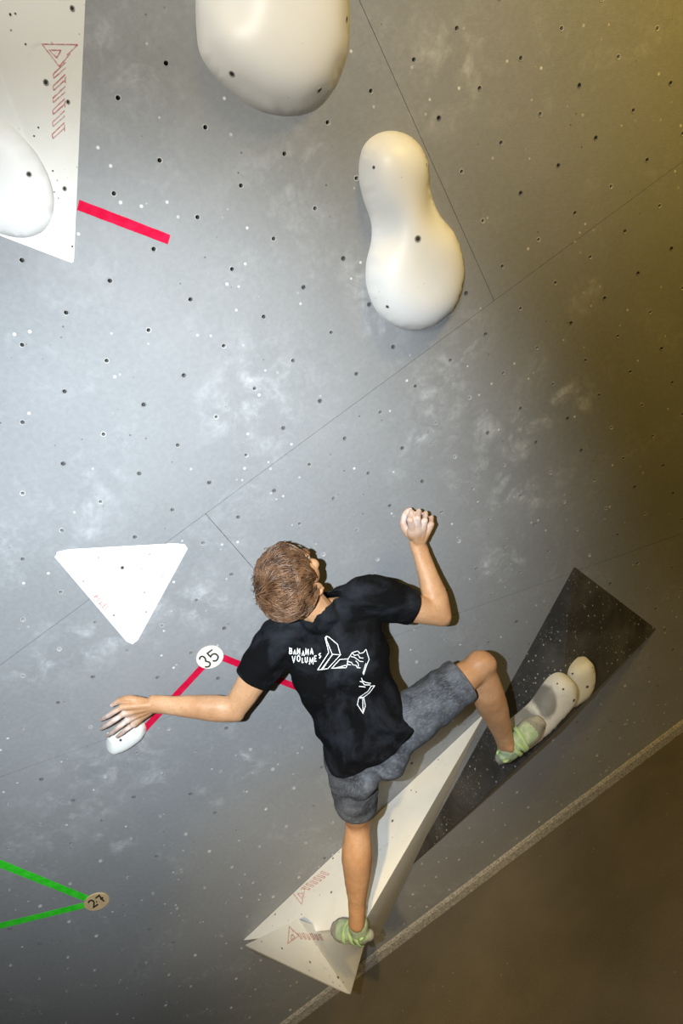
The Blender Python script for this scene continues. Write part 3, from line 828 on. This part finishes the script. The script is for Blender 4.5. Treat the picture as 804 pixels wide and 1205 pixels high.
while n_l < 3200:
    d = V((rnd.gauss(0,1),rnd.gauss(0,1),rnd.gauss(0,1))).normalized()
    if not hairy(d): continue
    n_l += 1
    p = d.copy(); pts = []; nseg = 6
    L = rnd.uniform(.45,.95); lift0 = rnd.uniform(.008,.022); sw = rnd.gauss(0,.22)
    clump = noise.noise(d*3.2)*2.2
    for i in range(nseg+1):
        tdir = (p-whorl*p.dot(whorl))
        tdir = (tdir - p*tdir.dot(p))
        if tdir.length < .05: tdir = hf - p*hf.dot(p)
        tdir.normalize(); side = p.cross(tdir)
        swirl = .55*math.exp(-((p-whorl).length/.7)**2)
        tt = (tdir + side*(sw+clump*.5+swirl)).normalized()
        f_ = i/nseg
        pts.append(on_skull(p, lift0+.012*math.sin(f_*2.2)+.004*noise.noise(p*6)))
        p = (p+tt*L/nseg).normalized()
    w0 = rnd.uniform(.0018,.0042)
    prev = None
    for i, q in enumerate(pts):
        t = (pts[min(i+1,nseg)]-pts[max(i-1,0)]).normalized()
        nrm = (q-hc).normalized(); sd_ = t.cross(nrm).normalized(); w = w0*(1-.85*(i/nseg)**1.6)
        ring = [hb.verts.new(q+sd_*w), hb.verts.new(q+nrm*w*.5), hb.verts.new(q-sd_*w), hb.verts.new(q-nrm*w*.5)]
        if prev:
            for k in range(4): hb.faces.new((prev[k],prev[(k+1)%4],ring[(k+1)%4],ring[k]))
        prev = ring
# loose wisps standing off the crown
for n_l in range(140):
    d = (hu*.55-hf*.1-hr*.65+V((rnd.gauss(0,.5),rnd.gauss(0,.5),rnd.gauss(0,.3)))).normalized()
    if not hairy(d): continue
    q0 = on_skull(d,.010); t = (d.cross(V((rnd.gauss(0,1),rnd.gauss(0,1),rnd.gauss(0,1)))).normalized()+d*rnd.uniform(.3,.8)).normalized()
    tube(hb, [q0, q0+t*.015+d*.006, q0+t*.032+d*.004], [.0014,.0011,.0006], (0,0,1), 4, 2, False)
link('hair', mesh(hb), m_hair, man)

# ---- clothing
def cut(bm, co, no, rad):
    # trim the cloth beyond a plane, near co only
    fs = [f for f in bm.faces if (f.calc_center_median()-co).length < rad]
    geom = set(fs)
    for f in fs: geom.update(f.edges); geom.update(f.verts)
    bmesh.ops.bisect_plane(bm, geom=list(geom), plane_co=co, plane_no=no, clear_outer=True, dist=1e-5)
def solid(bm, th):
    bm.normal_update()
    r = bmesh.ops.solidify(bm, geom=list(bm.faces), thickness=th)
def folds(bm, seeds, fine_amp=.0022):
    bm.normal_update()
    for v in bm.verts:
        p = v.co; d = 0
        for c0, di, wd_, fr, amp in seeds:
            q = p-c0; f_ = math.exp(-(q.length/wd_)**2)
            s_ = q.dot(di)+.02*noise.noise(p*9)
            r_ = math.sin(s_*fr+2.5*noise.noise(p*7))
            d += amp*f_*(r_*abs(r_)**.3)
        d += fine_amp*noise.noise(p*22)+.004*noise.noise(p*8)
        v.co = p+v.normal*d

sb = bmesh.new()
Ls, Le, Rs, Re = J['Lsh'], J['Lel'], J['Rsh'], J['Rel']
hem_c = W(434,868,.385)
hem_ax = lat_p
def mixl(t): return lat_p.lerp(lat_t,t).normalized()
axis = [hem_c-ax_up*.05, hem_c+ax_up*.03, pel.lerp(chest,.36), pel.lerp(chest,.66), chest-ax_up*.05, chest.lerp(neck,.25)-back_t*.01]
tube(sb, axis, [(.172,.130),(.165,.122),(.158,.108),(.176,.112),(.172,.105),(.10,.070)], lat_t.lerp(lat_p,.4), 28, 5, True, 2.3)
for sh, el, f_, r1 in ((Ls,Le,.56,.066),(Rs,Re,.57,.063)):
    u = (el-sh).normalized(); ch_ = chest.lerp(sh,.45)
    tube(sb, [ch_, sh+(ch_-sh)*.12, sh.lerp(el,.25), sh.lerp(el,f_+.06)], [(.074,.074),(.076,.076),(.072,.071),(r1,r1)], ax_up, 22, 5)
tube(sb, [chest-ax_up*.02, chest.lerp(neck,.55)-back_t*.015, neck-ax_up*.01-back_t*.02, neck+ax_up*.05-back_t*.02], [.112,.082,.066,.062], lat_t, 20, 4)
me = remesh(sb, .006, 5, .6)
sb = bmesh.new(); sb.from_mesh(me)
arm_pit_R = Rs.lerp(chest,.25)-ax_up*.08; arm_pit_L = Ls.lerp(chest,.25)-ax_up*.08
folds(sb, [(arm_pit_R, (lat_t*.6+ax_up*.8).normalized(), .17, 85, .006),
           (arm_pit_L, (lat_t*-.6+ax_up*.8).normalized(), .14, 85, .006),
           (W(470,850,.4), (ax_up*.75+lat_t*.6).normalized(), .23, 58, .010),
           (W(400,865,.42), (ax_up*.8-lat_t*.5).normalized(), .19, 58, .009),
           (Rs, (lat_t*.8-ax_up*.5).normalized(), .12, 100, .003), (Ls, (lat_t*.8+ax_up*.5).normalized(), .12, 100, .003),
           (W(400,720,.3), (ax_up*.5+lat_t).normalized(), .12, 100, .004)])
for sh, el, f_ in ((Ls,Le,.56),(Rs,Re,.57)):
    u = (el-sh).normalized(); cut(sb, sh.lerp(el,f_), u, .115)
ncut = chest.lerp(neck,.78)
cut(sb, neck+ax_up*.020-back_t*.0, (ax_up*.9-back_t*.1).normalized(), .10)
cut(sb, hem_c-ax_up*.012, (-ax_up+lat_p*.22-back_t*.1).normalized(), .26)
solid(sb, .003)
sh_o = link('shirt', mesh(sb), m_shirt, man)
bvs = bvh_of(sh_o)
tag(sh_o, 'black cotton shirt with a white print on the back')
def px2(x, y): return (320+x/6.185, 740+y/6.185)
art = [[(395,52),(415,60),(478,112),(500,188),(440,184),(402,90),(395,52)], [(388,60),(415,172),(335,296),(358,296),(442,186)], [(500,188),(408,288),(358,296)], [(440,184),(372,290)],
       [(555,218),(495,222),(436,286),(540,282),(548,262),(555,218)], [(470,284),(540,264)],
       [(555,218),(585,172),(625,160)], [(585,172),(600,192),(628,186),(640,210),(665,212)], [(575,200),(600,206),(625,224),(640,236),(665,238)], [(625,160),(640,178),(665,172),(685,148),(708,222),(690,262),(668,330),(662,322),(684,250)],
       [(548,236),(580,244),(590,262),(612,264),(622,282),(644,284)], [(552,258),(575,262)], [(610,232),(628,250),(630,276)],
       [(652,356),(660,378),(690,392),(720,396)], [(640,380),(660,388),(675,408),(716,408)], [(634,418),(660,420),(680,424)],
       [(748,412),(720,418),(700,452),(632,500),(622,552),(664,614),(680,560),(668,496),(632,500)], [(748,412),(712,462),(668,496)], [(640,505),(660,500),(664,614)]]
strokes = [[px2(*p) for p in st] for st in art]
GL = {'B':[[(0,0),(0,1),(.6,.9),(.6,.6),(0,.52),(.7,.42),(.7,.08),(0,0)]], 'A':[[(0,0),(.38,1),(.76,0)]], 'N':[[(0,0),(0,1),(.65,0),(.65,1)]],
      'H':[[(.18,.32),(.58,.32)]], 'V':[[(0,1),(.38,0),(.76,1)]], 'O':[[(.35,0),(0,.3),(0,.7),(.35,1),(.7,.7),(.7,.3),(.35,0)]], 'L':[[(0,1),(0,0),(.5,0)]],
      'U':[[(0,1),(0,.2),(.3,0),(.6,.2),(.6,1)]], 'M':[[(0,0),(.1,1),(.42,.3),(.75,1),(.85,0)]], 'E':[[(.55,1),(0,1),(0,0),(.55,0)],[(0,.5),(.45,.5)]], 'S':[[(.6,.9),(.3,1),(0,.78),(.6,.3),(.3,0),(0,.12)]]}
def word(txt, x, y, dx, dy, sizes, drop):
    out = []; 
    for i, chh in enumerate(txt):
        h = sizes[i]; w_ = h*.62
        for st in GL[chh]: out.append([px2(x+a*w_+dx*0, y+drop[i]-b*h+dy*a*.6) for a,b in st])
        if chh=='A' and i==len(txt)-1:
            out.append([px2(x+a*w_, y+drop[i]-b*h+dy*a*.6) for a,b in GL['H'][0]])
        x += w_*(.98 if chh!='L' else .75)+7; y += dy
    return out
txt = word('BANANA', 128, 180, 0, 2.2, [42,34,42,34,42,42], [0,4,0,8,-2,-6]) + word('VOLUMES', 150, 246, 0, -3.2, [48,46,34,40,50,40,34], [0,-4,4,8,26,6,-14])
prt = print_on('shirt_print', strokes, .85, bvs, m_print, sh_o, .0013, 2)
print_on('shirt_lettering', txt, 1.15, bvs, m_print, sh_o, .0013, 2)

# shorts
pb = bmesh.new()
hp_b = -ax_up
ball(pb, pel+ax_up*.02, (lat_p, back_t, ax_up), (.150,.100,.12), 28)
for s in (-1,1): ball(pb, pel+lat_p*s*.062+back_t*.030-ax_up*.055, (lat_p,back_t,ax_up), (.082,.078,.085), 20)
cuts = []
for sd, f_, r0, r1, r2 in (('L',.70,.100,.092,.080),('R',.80,.100,.094,.082)):
    hp, kn = J[sd+'hip'], J[sd+'kn']; u = (kn-hp).normalized()
    tube(pb, [hp-u*.03, hp.lerp(kn,.3), hp.lerp(kn,.6), hp.lerp(kn,f_+.08)], [r0,r1,(r2+r1)/2,r2], lat_p if sd=='L' else ax_up, 22, 5)
    cuts.append((hp.lerp(kn,f_), u))
me = remesh(pb, .006, 6, .6)
pb = bmesh.new(); pb.from_mesh(me)
crotch = pel-ax_up*.07+back_t*.05
uR = (J['Rkn']-J['Rhip']).normalized(); uL = (J['Lkn']-J['Lhip']).normalized()
folds(pb, [(crotch, (uR*.8+ax_up*.6).normalized(), .13, 90, .004), (J['Rhip'].lerp(J['Rkn'],.35), (uR*.8-ax_up*.6).normalized(), .16, 80, .0035), (J['Rhip'].lerp(J['Rkn'],.7), uR, .10, 110, .004),
           (J['Lhip'].lerp(J['Lkn'],.25), (uL*.7+lat_p*.7).normalized(), .13, 80, .0035), (J['Lhip'].lerp(J['Lkn'],.6), uL, .10, 90, .003)])
for c0, u in cuts: cut(pb, c0, u, .135)
solid(pb, .003)
so = link('shorts', mesh(pb), m_short, man)
tag(so, 'washed grey shorts')

# ---- climbing shoes
def shoe(ankle, heel, toe, up):
    t = (toe-heel); L = t.length; t.normalize(); up = (up-t*up.dot(t)).normalized(); sd = t.cross(up)
    def P(f_, z, x=0): return heel+t*(f_*L)+up*z+sd*x
    bm = bmesh.new()                                  # upper
    tube(bm, [P(.06,.034),P(.18,.040),P(.36,.040),P(.56,.032),P(.76,.026),P(.93,.018)], [(.032,.028),(.038,.033),(.040,.035),(.033,.041),(.025,.043),(.015,.030)], up, 20, 4)
    tube(bm, [P(.20,.035), P(.20,.035).lerp(ankle,.55)], [.040,.041], t, 18, 3)
    up_ = link('shoe', remesh(bm, .004, 3), m_shoe, man)
    bm = bmesh.new()                                  # sole
    tube(bm, [P(.03,.006),P(.2,.004),P(.4,.004),P(.62,.002),P(.80,.000),P(.97,.002)], [(.007,.026),(.007,.032),(.007,.032),(.007,.043),(.007,.043),(.005,.024)], up, 18, 4)
    link('sole', mesh(bm), m_sole, up_)
    bm = bmesh.new()                                  # toe rand
    tube(bm, [P(.46,.023),P(.64,.024),P(.82,.020),P(.98,.013)], [(.030,.0435),(.032,.0470),(.026,.0435),(.014,.028)], up, 20, 4)
    link('toe_rand', mesh(bm), m_rubber, up_)
    bm = bmesh.new()                                  # heel cup
    tube(bm, [P(-.01,.026),P(.06,.028),P(.27,.022)], [(.024,.024),(.034,.035),(.022,.0405)], up, 18, 4)
    link('heel_cup', mesh(bm), m_rubber, up_)
    for f_, tilt in ((.36,.10),(.50,-.10),(.22,.16)):
        bm = bmesh.new(); pts = []
        for i in range(13):
            a = math.radians(-25+230*i/12); x = math.cos(a); z = math.sin(a)
            rr_ = (.044 if f_<.45 else .046)
            pts.append(P(f_+tilt*x*.5, .032+z*(.0475 if f_<.3 else .045 if f_<.45 else .038), x*rr_))
        tube(bm, pts, [(.009,.0028)]*13, t, 8, 2)
        link('strap', mesh(bm), m_strap, up_)
    for s in (-1,1):
        bm = bmesh.new(); b0 = P(.02,.055,s*.012)
        tube(bm, [b0, b0+up*.022-t*.012+sd*s*.004, b0+up*.030-t*.002+sd*s*.010, b0+up*.014+t*.010+sd*s*.012], [(.005,.002)]*4, sd, 8, 3)
        link('pull_tab', mesh(bm), m_strap, up_)
    return up_
an = J['Lan']
heelL = W(437,1101,.455); toeL = W(394,1093,.342)
shoe(an, heelL, toeL, V((.1,1,.35)))
an = J['Ran']
heelR = W(590,892,.37); toeR = W(636,848,.345)
shoe(an, heelR, toeR, (an-heelR).normalized()+V((0,0,.3)))
